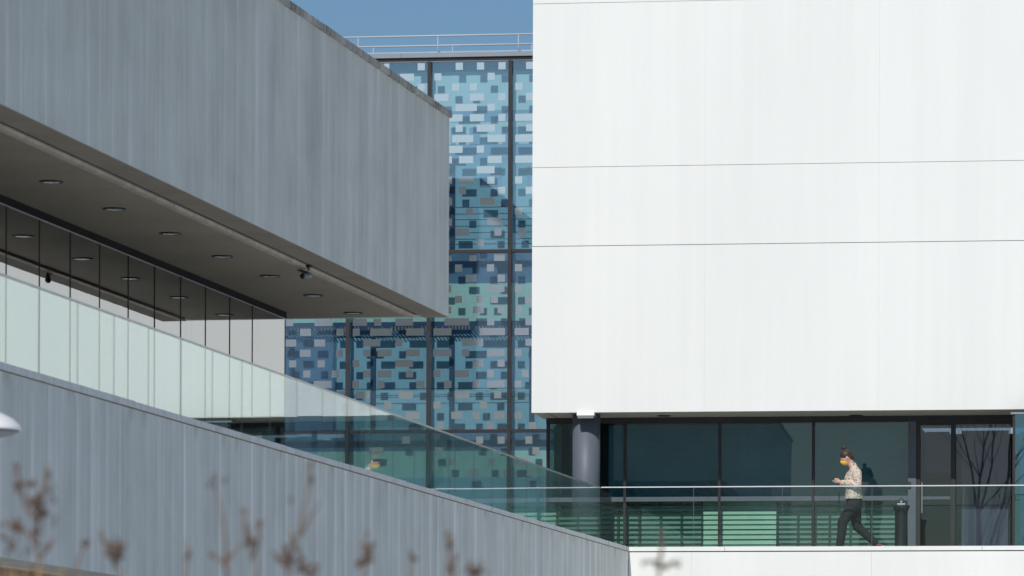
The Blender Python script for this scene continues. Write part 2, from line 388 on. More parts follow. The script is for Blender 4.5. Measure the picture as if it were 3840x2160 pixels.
# ------------------------------------------------------------------ concrete wing (upper)
YN = 35.0
wing = thing('concrete_wing', 'long grey streaked concrete upper wing jutting out over the glazed strip', 'building', (XW, YE, ZS), 'L')
CAPH = 0.075
part('wall', 'concrete_wing', wing, (XW - 0.32, XW, YN, YE, ZS, ZT - CAPH))
part('end_wall', 'concrete_wing', wing, (XW - 9, XW - 0.321, YE - 0.3, YE - 0.002, ZS, ZT - CAPH))
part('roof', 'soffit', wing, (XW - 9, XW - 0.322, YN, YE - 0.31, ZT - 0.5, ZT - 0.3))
part('floor_slab', 'soffit_edge', wing, (XW - 9, XW - 0.323, YN, YE - 0.302, ZS + 0.02, ZS + 0.25))
part('wall_underside', 'soffit_edge', wing, (XW - 0.319, XW - 0.002, YN, YE - 0.002, ZS - 0.006, ZS - 0.0005))
y = YE + 0.03; k = 0
while y > YN:
    y1 = max(YN, y - (2.95 if k else 1.6))
    dz = random.uniform(-0.003, 0.003)
    MB().box(XW - 0.42, XW + 0.035, y1 + 0.006, y, ZT - CAPH + 0.002, ZT + dz).build('coping_stone', 'coping_old', wing)
    y = y1; k += 1
ys = [YE - 0.31]
while ys[-1] > YN: ys.append(ys[-1] - 6.9)
for a, b in zip(ys[1:], ys[:-1]):
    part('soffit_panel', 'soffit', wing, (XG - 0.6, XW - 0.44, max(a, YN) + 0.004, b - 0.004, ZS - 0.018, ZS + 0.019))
y = YE - 0.5
while y > YN:
    y1 = y - 2.3
    part('drip_trim', 'drip_trim', wing, (XW - 0.437, XW - 0.36, y1 + 0.008, y, ZS - 0.05, ZS + 0.018)); y = y1
part('drip_slot', 'drip_slots', wing, (XW - 0.355, XW - 0.325, YN, YE - 0.5, ZS - 0.012, ZS + 0.018))
# glazed strip under the wing
part('head_frame', 'frame_matte', wing, (XG - 0.12, XG + 0.03, YN, YG + 0.02, ZS - 0.10, ZS - 0.0185))
part('head_bead', 'steel', wing, (XG + 0.002, XG + 0.022, YN, YG + 0.018, ZS - 0.107, ZS - 0.1005))
part('room_back', 'room_dark', wing, (XG - 0.9, XG - 0.7, YN, YG - 0.02, ZD, ZS - 0.02))
part('room_end', 'room_dark', wing, (XG - 0.68, XG - 0.15, YG - 0.1, YG - 0.03, ZD, ZS - 0.11))
joints = [l_x(u, 1400, XG).y for u in (17, 142, 258, 368, 476, 575, 673, 766, 857, 942, 1065)]
joints = [joints[0] - 1.06 * k for k in range(4, 0, -1)] + joints
for i, (a, b) in enumerate(zip(joints[:-1], joints[1:])):
    p = MB().box(-0.012, 0.0, -(b - a) / 2 + 0.007, (b - a) / 2 - 0.007, 0, ZS - 0.105 - ZD).build('glass_pane', 'glass_strip', wing, False, (0, 0, 0))
    p.location = Vector((XG + 0.012, (a + b) / 2, ZD)) - ORG[wing.name]
    p.rotation_euler = (0, random.uniform(-1, 1) * 0.0006, random.uniform(-1, 1) * 0.0007)
    part('pane_joint', 'frame_dark', wing, (XG - 0.05, XG + 0.019, b - 0.0045, b + 0.0045, ZD, ZS - 0.1125))
for (u, v) in ((193, 681), (430, 783), (640, 875), (835, 961), (1013, 1035), (1175, 1107), (1325, 1173)):
    q = l_z(u, v, ZS - 0.02)
    d = MB().lathe([(0.125, 0.0), (0.125, -0.010), (0.104, -0.014), (0.100, -0.004)], (q.x, q.y, ZS - 0.0185)).build('downlight', 'frame_dark', wing, True)
    sub(d, 'lens', 'lens_glass', MB().lathe([(0.096, -0.005), (0.088, -0.012), (0.04, -0.015)], (q.x, q.y, ZS - 0.0185)), wing)
# security camera
q = l_z(1158, 997, ZS - 0.02)
cc = thing('security_camera', 'small bullet security camera hanging under the concrete soffit', 'camera', q, 'L')
MB().lathe([(0.085, 0.0), (0.085, -0.02), (0.06, -0.03)], q, 20).build('mount_plate', 'black_plastic', cc, True)
MB().tube([q + Vector((0, 0, -0.025)), q + Vector((0, -0.02, -0.10)), q + Vector((-0.01, -0.05, -0.15))], 0.022).build('arm', 'steel', cc, True)
h0 = q + Vector((0.02, 0.04, -0.175)); h1 = q + Vector((-0.07, -0.22, -0.215))
MB().tube([h0, h0.lerp(h1, .3), h1], [0.048, 0.056, 0.056], 16).build('housing', 'frame_grey', cc, True)
dd = (h1 - h0).normalized()
MB().tube([h1 - dd * 0.01, h1 + dd * 0.02], [0.052, 0.046], 16).build('lens', 'black_plastic', cc, True)
MB().prism([(-0.065, 0.052), (-0.05, 0.066), (0.05, 0.066), (0.065, 0.052), (0.06, 0.048), (-0.06, 0.048)], 'y', -0.30, 0.03).build('sun_shield', 'black_plastic', cc, False, None).location = (q + Vector((-0.02, 0, -0.195))) - ORG[cc.name] + Vector((0, 0, 0))
bpy.data.objects['sun_shield'].data.transform(Matrix.Translation(ORG[cc.name])); bpy.data.objects['sun_shield'].rotation_euler = (-0.12, 0, -0.32)

cc.scale = (0.62, 0.62, 0.62)
# ------------------------------------------------------------------ low concrete terrace wall
low = thing('terrace_wall', 'low grey concrete terrace wall with pale vertical runs below the glass balustrade', 'wall', (XW, YJ, ZCB), 'L')
part('wall', 'concrete_low', low, (XW - 0.45, XW, YN, YJ - 0.012, ZLB, ZCB))
part('coping_joint_shade', 'joint_dirt_shade', low, (XW - 0.02, XW + 0.004, YN, YJ - 0.02, ZCB - 0.009, ZCB + 0.0015))  # dirty joint line; the coping's overhang shadow is painted in with it
part('corner_joint', 'black_plastic', low, (XW - 0.40, XW - 0.006, YJ - 0.0115, YJ + 0.03, ZLB, ZCB))
y = YJ - 0.004; k = 0
while y > YN:
    y1 = max(YN, y - (1.1 if k == 0 else 3.22))
    MB().box(XW - 0.62, XW + 0.02, y1 + 0.007, y, ZCB + 0.002, ZCT + random.uniform(-0.004, 0.004)).build('coping_stone', 'coping_low', low); y = y1; k += 1
part('soffit_trim', 'drip_trim', low, (XW - 0.53, XW - 0.452, YN, YJ - 6, ZLB - 0.02, ZLB + 0.02))
part('soffit', 'soffit', low, (XW - 3, XW - 0.535, YN, YJ - 0.5, ZLB + 0.03, ZLB + 0.2))
part('recess_wall', 'room_dark', low, (XW - 1.9, XW - 1.7, YN, YJ - 0.5, GZ, ZLB + 0.029))
# balustrade on it
bal = thing('glass_balustrade', 'frameless glass balustrade running along the concrete terrace wall', 'balustrade', (XB, YJ, ZD), 'L')
PB = (TOL @ BC).y
ya = l_x(147, 1300, XB).y; yb = l_x(1013, 1600, XB).y; st = (yb - ya) / 7
yl = [ya + st * k for k in range(-8, 60)]
yl = [q for q in yl if YN < q < PB - 0.5] + [PB]
for a, b in zip(yl[:-1], yl[1:]):
    p = MB().box(-0.006, 0.006, -(b - a) / 2 + 0.003, (b - a) / 2 - 0.003, 0, ZB - 0.02 - ZD).build('glass_pane', 'glass_balustrade', bal, False, (0, 0, 0))
    p.location = Vector((XB, (a + b) / 2, ZD)) - ORG[bal.name]
    p.rotation_euler = (0, random.uniform(-1, 1) * 0.0007, random.uniform(-1, 1) * 0.0007)
    part('pane_edge', 'edge_dark', bal, (XB - 0.0015, XB + 0.0025, b - 0.002, b + 0.002, ZD, ZB - 0.021))
part('handrail', 'steel', bal, (XB - 0.012, XB + 0.012, YN, PB + 0.015, ZB - 0.019, ZB))
part('base_shoe', 'steel', bal, (XB - 0.04, XB + 0.04, YN, PB, ZD - 0.003, ZD + 0.05))

# ------------------------------------------------------------------ white house
house = thing('white_house', 'big white building with a plain overhanging facade above dark glazing', 'building', (XE, Y1, ZD))
XR = 3.0; ZTOP = 19.0
xs = [XE] + [on_y(u, 1000, Y1).x for u in (2643, 3295, 3947)]; xs.append(xs[-1] + (xs[-1] - xs[-2])); xs.append(XR)
zs = [ZO, on_y(1993, 925, Y1).z, on_y(1993, 629, Y1).z, on_y(1993, 15, Y1).z, ZTOP]
for r in range(4):
    for c in range(len(xs) - 1):
        gz = (0.0, 0.007, 0.004, 0.004)[r]
        MB().box(xs[c] + (0.0006 if c else 0), xs[c+1] - 0.0006, Y1, Y1 + 0.03, zs[r] + gz, zs[r+1] - 0.003).build('facade_panel', 'white_wall', house)
for z_ in zs[1:-1]: part('panel_joint', 'black_plastic', house, (XE + 0.003, XR, Y1 + 0.0305, Y1 + 0.0335, z_ - 0.03, z_ + 0.03))
part('core_wall', 'white_wall', house, (XE + 0.004, XR, Y1 + 0.034, Y1 + 0.3, ZO + 0.12, ZTOP))
part('side_wall', 'white_wall', house, (XE, XE + 0.2, Y1 + 0.302, YC - 0.15, ZO + 0.1, ZTOP))
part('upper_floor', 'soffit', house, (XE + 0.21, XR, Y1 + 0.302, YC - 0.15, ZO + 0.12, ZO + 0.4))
part('soffit_panel', 'soffit_house', house, (XE + 0.002, XR, Y1 + 0.031, Y2 + 0.1, ZO + 0.004, ZO + 0.11))
for dx in (0.25, 0.62):
    part('soffit_groove', 'black_plastic', house, (XE + dx, XE + dx + 0.015, Y1 + 0.05, Y2 - 0.05, ZO + 0.001, ZO + 0.0045))
for (u, v) in ((2490, 1558), (3210, 1557), (3612, 1566)):
    q = on_z(u, v, ZO + 0.004)
    d = MB().lathe([(0.115, 0.001), (0.115, -0.010), (0.095, -0.014), (0.09, -0.003)], q).build('downlight', 'frame_dark', house, True)
    sub(d, 'lens', 'lens_glass', MB().lathe([(0.085, -0.003), (0.05, -0.008)], q), house)
# recessed glazing
XGL = on_y(2050, 1572, Y2).x
zsill1, zsill0 = on_y(2700, 1863, Y2).z, on_y(2700, 1880, Y2).z
ZH = on_y(2700, 1586, Y2).z
part('head_frame', 'frame_dark', house, (XGL, XR, Y2 - 0.06, Y2 + 0.06, ZH, ZO + 0.003))
MULL = [2050, 2339, 2694, 3045]
def xm(u): return on_y(u, 1750, Y2).x
for u in MULL:
    part('mullion', 'frame_bronze', house, (xm(u), xm(u) + 0.045, Y2 - 0.05, Y2 + 0.05, ZD, ZH - 0.001))
xj0, xj1 = xm(3402), xm(3436)
part('door_jamb', 'frame_slate', house, (xj0 + 0.02, xj1, Y2 - 0.07, Y2 + 0.07, ZD, ZH - 0.001))
bays = [(xm(a) + 0.046, (xm(b) if b else xj0 + 0.019)) for a, b in zip(MULL, MULL[1:] + [None])]
part('sill_rail', 'frame_slate', house, *[(a, b, Y2 - 0.055, Y2 + 0.05, zsill0, zsill1) for a, b in bays])
part('bottom_rail', 'frame_dark', house, *[(a, b, Y2 - 0.05, Y2 + 0.05, ZD + 0.002, ZD + 0.06) for a, b in bays])
for a, b in bays:
    part('window_pane', 'glass_house', house, (a + 0.002, b - 0.002, Y2 - 0.008, Y2 + 0.008, zsill1 + 0.001, ZH - 0.002))
    part('window_pane', 'glass_house', house, (a + 0.002, b - 0.002, Y2 - 0.008, Y2 + 0.008, ZD + 0.061, zsill0 - 0.001))
YS = Y2 + 0.38
part('roller_blind', 'blind_dark', house, (bays[0][1] - 0.30, xj0, YS, YS + 0.02, zsill1 - 0.05, ZH))
YB = YS; YS = Y2 + 0.09
part('room_wall', 'room_green', house, (bays[0][1] - 0.6, xj0, YS + 0.10, YS + 0.15, ZD, zsill0 + 0.04))
part('inner_sill', 'frame_dark', house, (bays[0][1] - 0.6, xj0, Y2 + 0.06, YB, zsill0 + 0.041, zsill0 + 0.06))
part('room_back', 'room_dark', house, (XGL, XR, YC - 0.4, YC - 0.25, ZD, ZO))
part('partition', 'room_dark', house, (xj0 + 0.021, xj0 + 0.06, Y2 + 0.075, YC - 0.45, ZD, ZO))
part('left_curtain', 'curtain_green', house, (xm(2062), xm(2090), Y2 + 0.5, Y2 + 0.55, ZD, ZH), (xm(2118), xm(2146), Y2 + 0.6, Y2 + 0.65, ZD, ZH))
part('side_pane', 'glass_house', house, (XGL + 0.01, XGL + 0.03, Y2 + 0.061, YC - 0.42, ZD, ZO))
part('screen_wall', 'room_dark', house, (XGL + 0.031, xm(2330), Y2 + 0.9, Y2 + 0.95, ZD, ZO))
zz = [on_y(2700, 1500 + q * 0.4555, YS).z for q in (862, 903, 943, 984, 1024, 1064, 1106, 1146, 1190)]
bright0, bright1 = on_y(2636, 1900, YS).x, on_y(2912, 1900, YS).x
for i, (x0, x1) in enumerate(((on_y(2255, 1900, YS).x, on_y(2634, 1900, YS).x), (on_y(2914, 1900, YS).x, on_y(3362, 1900, YS).x))):
    for z in zz:
        part('louvre_slat', 'slat_dark', house, (x0, x1, YS - 0.01, YS + 0.012, z - 0.012, z + 0.012))
    for u in ((2317, 2397, 2477, 2555, 2633) if i == 0 else (2914, 2992, 3110, 3188, 3266, 3358)):
        xx = on_y(u, 1900, YS).x
        part('louvre_post', 'slat_dark', house, (xx - 0.010, xx + 0.010, YS - 0.03, YS - 0.011, ZD, zsill0 + 0.05))
for z in zz + [zz[-1] - 0.08]:
    MB().prism([(YS + 0.03, z + 0.004), (YS + 0.06, z + 0.070), (YS + 0.065, z + 0.066), (YS + 0.035, z)], 'x', bright0, bright1).build('blind_slat', 'blind_green', house)
# door and side light
xd0, xd1 = xm(3452), xm(3566)
part('door_frame', 'frame_dark', house, (xj1 + 0.002, xd0, Y2 - 0.05, Y2 + 0.05, ZD, ZH), (xd1, xm(3584), Y2 - 0.05, Y2 + 0.05, ZD, ZH), (xd0, xd1, Y2 - 0.05, Y2 + 0.05, ZH - 0.06, ZH), (xm(3584), XR, Y2 - 0.05, Y2 + 0.05, ZH - 0.05, ZH))
dr = part('door', 'glass_door', house, (xd0 + 0.002, xd1 - 0.002, Y2 - 0.01, Y2 + 0.01, ZD + 0.02, ZH - 0.062))
sub(dr, 'handle', 'steel', MB().tube([(xd0 + 0.03, Y2 - 0.05, ZD + 0.75), (xd0 + 0.03, Y2 - 0.05, ZD + 1.25)], 0.012), house)
part('side_light', 'glass_door', house, (xm(3586), xm(3790), Y2 - 0.01, Y2 + 0.01, ZD + 0.02, ZH - 0.052))
part('push_bar', 'frame_slate', house, (xd0 + 0.01, xd1 - 0.01, Y2 - 0.03, Y2 - 0.015, on_y(3500, 1873, Y2).z, on_y(3500, 1862, Y2).z))
part('room_panel', 'room_grey', house, (xm(3600), xm(3776), Y2 + 0.5, Y2 + 0.55, ZD, ZH - 0.12), (xm(3462), xm(3552), Y2 + 0.7, Y2 + 0.75, ZH - 0.8, ZH - 0.12))
part('call_button', 'frame_dark', house, (xm(3405), xm(3417), Y2 - 0.10, Y2 - 0.071, on_y(3410, 1830, Y2).z, on_y(3410, 1808, Y2).z))
# lower white wall with coping
for a, b in zip((2356, 2592, 3268, 3944), (2592, 3268, 3944, 4700)):
    MB().box(on_y(a, 2100, Y0).x + 0.001, on_y(b, 2100, Y0).x - 0.001, Y0 + 0.012, Y0 + 0.09, GZ, ZCB - 0.016).build('plinth_panel', 'white_wall', house)
for a, b in zip((2353, 2718, 3683, 4648), (2718, 3683, 4648, 5000)):
    MB().box(on_y(a, 2060, Y0).x + 0.003, on_y(b, 2060, Y0).x - 0.003, Y0 - 0.01, Y0 + 0.20, ZCB - 0.002, ZCT + 0.002).build('coping_stone', 'white_wall', house)
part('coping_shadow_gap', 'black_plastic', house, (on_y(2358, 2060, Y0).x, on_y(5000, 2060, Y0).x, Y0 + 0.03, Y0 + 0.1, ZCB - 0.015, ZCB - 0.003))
# column
cx = on_y(2198.5, 1800, Y1 + 0.42)
MB().lathe([(0.228, ZD), (0.228, ZO + 0.003)], (cx.x, cx.y, 0), 48).build('column', 'column_paint', house, True)
# flood light
q = on_y(2197, 1557, Y1)
fd = thing('flood_light', 'white box flood light fixed to the top of the round grey column', 'light', (q.x, Y1 + 0.1, ZO - 0.1))
MB().prism([(Y1 - 0.06, ZO - 0.052), (Y1 - 0.05, ZO - 0.004), (Y1 + 0.15, ZO - 0.004), (Y1 + 0.15, ZO - 0.06)], 'x', q.x - 0.143, q.x + 0.143).build('housing', 'lamp_white', fd)
MB().prism([(Y1 - 0.055, ZO - 0.100), (Y1 - 0.062, ZO - 0.053), (Y1 + 0.13, ZO - 0.061), (Y1 + 0.12, ZO - 0.095)], 'x', q.x - 0.132, q.x + 0.132).build('lens', 'lens_glass', fd)
part('bracket', 'frame_grey', fd, (q.x - 0.05, q.x + 0.05, Y1 + 0.151, Y1 + 0.23, ZO - 0.05, ZO - 0.01))
# front balustrade
fb = thing('glass_balustrade', 'glass balustrade with a thin white rail in front of the walking person', 'balustrade', (BC.x, Y0B, ZD))
us = [2254, 2601, 2934, 3270, 3614, 3958, 4302, 4646, 4990, 5334]
bx = [on_y(u, 1900, Y0B).x for u in us]
for a, b in zip(bx[:-1], bx[1:]):
    part('glass_pane', 'glass_front', fb, (a + 0.004, b - 0.004, Y0B - 0.009, Y0B + 0.009, ZD, ZB - 0.012))
    part('pane_edge', 'edge_dark', fb, (b - 0.003, b + 0.003, Y0B - 0.008, Y0B + 0.008, ZD, ZB - 0.013))
part('handrail', 'rail_white', fb, (BC.x + 0.02, bx[-1], Y0B - 0.013, Y0B + 0.013, ZB - 0.011, ZB + 0.006))
# glazed porch at the right edge
YV = Y1 - 0.2
xv = on_y(3797, 1800, YV).x; zv = on_y(3820, 1541, YV).z
vs = thing('glass_porch', 'blue glass porch with grey top trim at the right end of the terrace', 'porch', (xv, YV, ZD))
part('corner_post', 'frame_bronze', vs, (xv, xv + 0.04, YV - 0.02, YV + 0.04, ZD, zv - 0.06))
part('top_trim', 'fascia_metal', vs, (xv - 0.03, xv + 2.2, YV - 0.05, Y1 - 0.004, zv - 0.055, zv - 0.02))
part('top_edge', 'frame_dark', vs, (xv - 0.035, xv + 2.2, YV - 0.055, Y1 - 0.004, zv - 0.0195, zv + 0.01))
part('glass_pane', 'glass_blue', vs, (xv + 0.041, xv + 2.2, YV - 0.008, YV + 0.008, on_y(3820, 1875, YV).z + 0.004, zv - 0.061))
part('glass_pane', 'glass_blue', vs, (xv + 0.041, xv + 2.2, YV - 0.008, YV + 0.008, ZD, on_y(3820, 1875, YV).z - 0.004))
part('back_panel', 'band_teal', vs, (xv + 0.1, xv + 2.2, YV + 0.5, YV + 0.55, ZD, zv - 0.3))

# ------------------------------------------------------------------ patterned glass hall in the middle
hall = thing('glass_hall', 'blue curtain wall with silver squares between the concrete wing and white facade', 'building', (-17, YC, ZD))
def xc(u, v=1000, y=YC): return on_y(u, v, y).x
MU = [703, 1005, 1307, 1610, 1913, 2215, 2517]
ZF0, ZF1 = on_y(1800, 214, YC).z, on_y(1800, 197, YC).z
ZG = on_y(1800, 230, YC).z; ZR1 = on_y(1800, 943, YC).z; ZR2 = on_y(1800, 1617, YC).z
XA, XZ = xc(703), xc(2517)
fx = XA
for u in (1507, 2517):
    x1 = xc(u, 205); part('fascia', 'fascia_metal', hall, (fx, x1 - 0.004, YC - 0.075, YC + 0.3, ZF0, ZF1)); fx = x1 + 0.001
part('roof', 'fascia_metal', hall, (XA, XZ, YC + 0.301, YC + 9, ZF0, ZF1 - 0.03))
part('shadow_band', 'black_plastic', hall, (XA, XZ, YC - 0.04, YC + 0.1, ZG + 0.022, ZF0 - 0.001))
part('head_trim', 'frame_grey', hall, (XA, XZ, YC - 0.03, YC + 0.1, ZG, ZG + 0.021))
for u in MU:
    m = part('mullion', 'frame_bronze', hall, (xc(u) - 0.032, xc(u) + 0.032, YC - 0.09, YC + 0.02, ZD, ZG - 0.001))
for z in (ZR1, ZR2):
    for a, b in zip(MU[:-1], MU[1:]):
        part('transom', 'frame_bronze', hall, (xc(a) + 0.0325, xc(b) - 0.0325, YC - 0.06, YC + 0.02, z - 0.028, z + 0.028))
rows = [(ZD, ZR2 - 0.029), (ZR2 + 0.029, ZR1 - 0.029), (ZR1 + 0.029, ZG - 0.002)]
for a, b in zip(MU[:-1], MU[1:]):
    for z0, z1 in rows:
        w, h = xc(b) - xc(a) - 0.068, z1 - z0
        p = MB().box(-w/2, w/2, -0.006, 0.006, -h/2, h/2).build('glass_pane', 'glass_tower', hall, False, (0, 0, 0))
        p.location = Vector(((xc(a) + xc(b)) / 2, YC, (z0 + z1) / 2)) - ORG[hall.name]
        p.rotation_euler = (random.uniform(-1, 1) * 0.0004, 0, random.uniform(-1, 1) * 0.0005)
# silver squares: rows of (v centre, [(u0, u1), ...])
def z5(y): return 180 + y * 0.3313
U5 = lambda *pr: [(1400 + a * 0.3313, 1400 + b * 0.3313) for a, b in pr]
U3 = lambda *pr: [(1640 + a * 0.2346, 1640 + b * 0.2346) for a, b in pr]
U6 = lambda *pr: [(1050 + a * 0.3727, 1050 + b * 0.3727) for a, b in pr]
SQ = [(z5(205), U5((122, 183), (503, 585), (933, 1015), (1174, 1256), (1417, 1499), (1730, 1812))),
      (z5(323), U5((300, 463), (692, 773), (1294, 1376), (1900, 1980))),
      (z5(440), U5((503, 583), (892, 974), (1093, 1173), (1607, 1690), (1850, 1930))),
      (z5(556), U5((460, 540), (692, 853), (1093, 1255), (1417, 1497), (1730, 1812))),
      (z5(673), U5((932, 1174), (1294, 1376), (1900, 2060))),
      (z5(790), U5((852, 1013), (1093, 1255), (1417, 1497), (1607, 1850))),
      (z5(908), U5((932, 1013), (1172, 1376), (1730, 1812))),
      (z5(1026), U5((892, 1133), (1294, 1496), (1607, 1800))),
      (z5(1146), U5((812, 1013), (1172, 1254), (1900, 1980))),
      (z5(1264), U5((812, 892), (971, 1132), (1294, 1455), (1607, 1850))),
      (z5(1380), U5((1172, 1374), (700, 780))),
      (620 + 240 * .2346, U3((120, 235), (345, 577), (800, 917), (1243, 1360))),
      (620 + 405 * .2346, U3((347, 460), (970, 1087), (1415, 1530))),
      (620 + 575 * .2346, U3((120, 235), (685, 917))),
      (620 + 743 * .2346, U3((460, 573), (1243, 1360))),
      (620 + 907 * .2346, U3((120, 235), (800, 1027))),
      (620 + 1070 * .2346, U3((287, 515), (913, 1027), (1298, 1412))),
      (620 + 1237 * .2346, U3((630, 745))),
      (900 + 280 * .2346, U3((115, 228), (512, 627), (908, 1083))),
      (900 + 447 * .2346, U3((284, 398), (795, 910), (1240, 1357))),
      (900 + 612 * .2346, U3((455, 627), (967, 1083))),
      (900 + 778 * .2346, U3((115, 228), (797, 1075), (1240, 1350))),
      (900 + 950 * .2346, U3((284, 398), (627, 743), (855, 970), (1415, 1530))),
      (900 + 1117 * .2346, U3((112, 226), (570, 743), (967, 1083), (1257, 1357))),
      (1180 + 72 * .3727, U6((45, 135), (348, 530), (733, 875), (948, 1020), (1162, 1340), (1655, 1905), (2085, 2157), (2470, 2540))),
      (1180 + 172 * .3727, U6((-20, 60), (203, 312), (570, 640), (733, 803), (910, 1125), (1270, 1450), (1545, 1725), (2010, 2265), (2362, 2505))),
      (1180 + 280 * .3727, U6((40, 165), (345, 455), (838, 1010), (1165, 1233), (1833, 2047), (2470, 2540))),
      (1180 + 383 * .3727, U6((200, 310), (565, 637), (838, 910), (983, 1125), (1267, 1410), (1540, 1725), (1833, 1905), (2085, 2262), (2362, 2432))),
      (1180 + 490 * .3727, U6((92, 165), (380, 452), (733, 803), (1160, 1338), (1940, 2047), (2190, 2262))),
      (1180 + 594 * .3727, U6((235, 307), (523, 597), (838, 910), (983, 1125), (1267, 1338), (1545, 1617), (1760, 1905), (2085, 2153), (2435, 2505))),
      (1180 + 700 * .3727, U6((340, 520), (730, 800), (980, 1052), (1375, 1453), (1652, 1725), (1940, 2010), (2085, 2262), (2362, 2432))),
      (1180 + 806 * .3727, U6((590, 660), (765, 907), (1195, 1338), (1760, 1905), (2153, 2227))),
      (1180 + 908 * .3727, U6((1050, 1122), (1545, 1617), (2010, 2082))),
      (1180 + 1013 * .3727, U6((1265, 1408), (1725, 1830), (1940, 2010), (2153, 2262), (2362, 2432))),
      (1180 + 1118 * .3727, U6((1580, 1650), (2085, 2153), (2505, 2580))),
      (1180 + 1262 * .3727, U6((1230, 1310), (1975, 2045), (2190, 2262), (2470, 2540))),
      (1180 + 1370 * .3727, U6((1560, 1640), (2540, 2610), (900, 1040))),
      (1180 + 1480 * .3727, U6((1700, 1770), (2100, 2170), (2350, 2500))),
      (1180 + 1590 * .3727, U6((1900, 2000), (2250, 2320), (2480, 2550)))]
BAR = [xc(u) for u in MU]
rs = random.Random(4); extra = []
for v, prs in SQ:                                          # the bays behind the concrete wing carry the same pattern
    if v > 1190: continue
    lim = min([a for a, b in prs] + [1640]) - 25; u = 1330 + rs.uniform(0, 60)
    while u < lim - 60:
        w = rs.choice((27, 27, 54, 81)); extra.append((v, [(u, u + w)])); u += w + rs.uniform(45, 130)
SQ += extra
for v, prs in SQ:
    for a, b in prs:
        um = (a + b) / 2; p0, p1 = on_y(a, v, YC), on_y(b, v, YC)
        x0, x1 = p0.x, p1.x
        for bx_ in BAR:                                   # keep clear of the mullions
            if x0 < bx_ < x1:
                if bx_ - x0 > x1 - bx_: x1 = bx_ - 0.04
                else: x0 = bx_ + 0.04
        zc = on_y(1800, v + (1800 - um) * -0.006, YC).z
        if x1 - x0 > 0.02: part('silver_square', 'silver_square', hall, (x0, x1, YC - 0.013, YC - 0.008, zc - 0.064, zc + 0.064))
# rooms behind the glass
YR = YC + 0.22
def zr(v): return on_y(1800, v, YR).z
BANDS = [(190, 268, 'band_blue'), (268, 414, 'band_pale'), (414, 458, 'band_blue'), (458, 541, 'band_pale'), (541, 604, 'band_blue'), (604, 938, 'band_teal'),
         (938, 1062, 'band_deep'), (1062, 1204, 'band_mint'), (1204, 1262, 'band_navy'), (1262, 1612, 'band_teal'), (1612, 1690, 'band_deep'), (1690, 1790, 'band_mint'), (1790, 2000, 'band_teal')]
for k, (v0, v1, mt) in enumerate(BANDS):
    part('inner_panel', mt, hall, (XA, XZ, YR + 0.002 * (k % 2), YR + 0.03, zr(v1), zr(v0)))
for v0, v1, cells in ((458, 541, ((1690, 1708), (1760, 1800), (1885, 1905), (1925, 1945))), (604, 700, ((1690, 1703), (1800, 1880), (1978, 1990))), (1210, 1262, ())):
    for a, b in cells:
        part('inner_screen', 'band_blue', hall, (on_y(a, 500, YR).x, on_y(b, 500, YR).x, YR - 0.01, YR - 0.004, zr(v1), zr(v0 + 20)))
part('inner_screen', 'band_deep', hall, (on_y(1000, 1400, YR).x, on_y(1262, 1400, YR).x, YR - 0.012, YR - 0.004, zr(1612), zr(1262)))
for u in (1096, 1400, 1695, 1995):
    part('inner_post', 'band_navy', hall, (on_y(u - 9, 1400, YR).x, on_y(u + 9, 1400, YR).x, YR - 0.05, YR - 0.012, zr(1612), zr(1262)))
part('inner_post', 'band_navy', hall, (on_y(1688, 800, YR).x, on_y(1706, 800, YR).x, YR - 0.05, YR - 0.012, zr(938), zr(604)))
tb = MB(); u = 1080
while u < 2000:
    if random.random() < 0.75:
        p = on_y(u, 1225, YR); tb.box(p.x - 0.008, p.x + 0.008, YR - 0.02, YR - 0.005, zr(1238), zr(1222))
    u += 12.6
t = tb.build('blind_clip', 'tab_tan', hall); t['kind'] = 'stuff'
tb = MB()
p0, p1 = on_y(1062, 1240, YR).x, on_y(2000, 1240, YR).x; x = p0
while x < p1:                                              # slanted louvre blades under the floor edge
    tb.v += [(x, YR - 0.10, zr(1262)), (x + 0.035, YR - 0.10, zr(1262)), (x - 0.10, YR - 0.02, zr(1238)), (x - 0.13, YR - 0.02, zr(1238))]
    n = len(tb.v); tb.f.append((n-4, n-3, n-2, n-1)); x += 0.065
t = tb.build('louvre_blade', 'band_deep', hall); t['kind'] = 'stuff'
for v in (776, 822, 871, 914, 1455, 1486):
    MB().tube([(on_y(1060, v, YC).x, YC + 0.1, on_y(1700, v, YC).z), (on_y(2050, v, YC).x, YC + 0.1, on_y(1700, v, YC).z)], 0.006, 6).build('cable', 'frame_dark', hall)
part('room_back', 'room_dark', hall, (XA, XZ, YC + 0.6, YC + 0.7, ZD, ZF0 - 0.01))
# roof railings
for yy, us, vtop, lab in ((YC + 0.1, (1043, 1343, 1642, 1944, 2243), 131, 'front roof railing of thin steel tube above the patterned glass hall'), (YC + 1.25, (1100, 1400, 1697, 1994, 2290), 168, 'rear roof railing seen just below the front one above the glass hall')):
    zt = on_y(1800, vtop, yy).z
    rl = thing('roof_railing', lab, 'railing', (on_y(1642, 200, yy).x, yy, ZF1))
    MB().tube([(on_y(900, vtop, yy).x, yy, zt), (on_y(2400, vtop, yy).x, yy, zt)], 0.016, 10).build('top_rail', 'rail_grey', rl, True)
    for u in us:
        xx = on_y(u, 170, yy).x; MB().tube([(xx, yy, ZF1 - 0.04), (xx, yy, zt - 0.015)], 0.009, 8).build('post', 'rail_grey', rl, True)

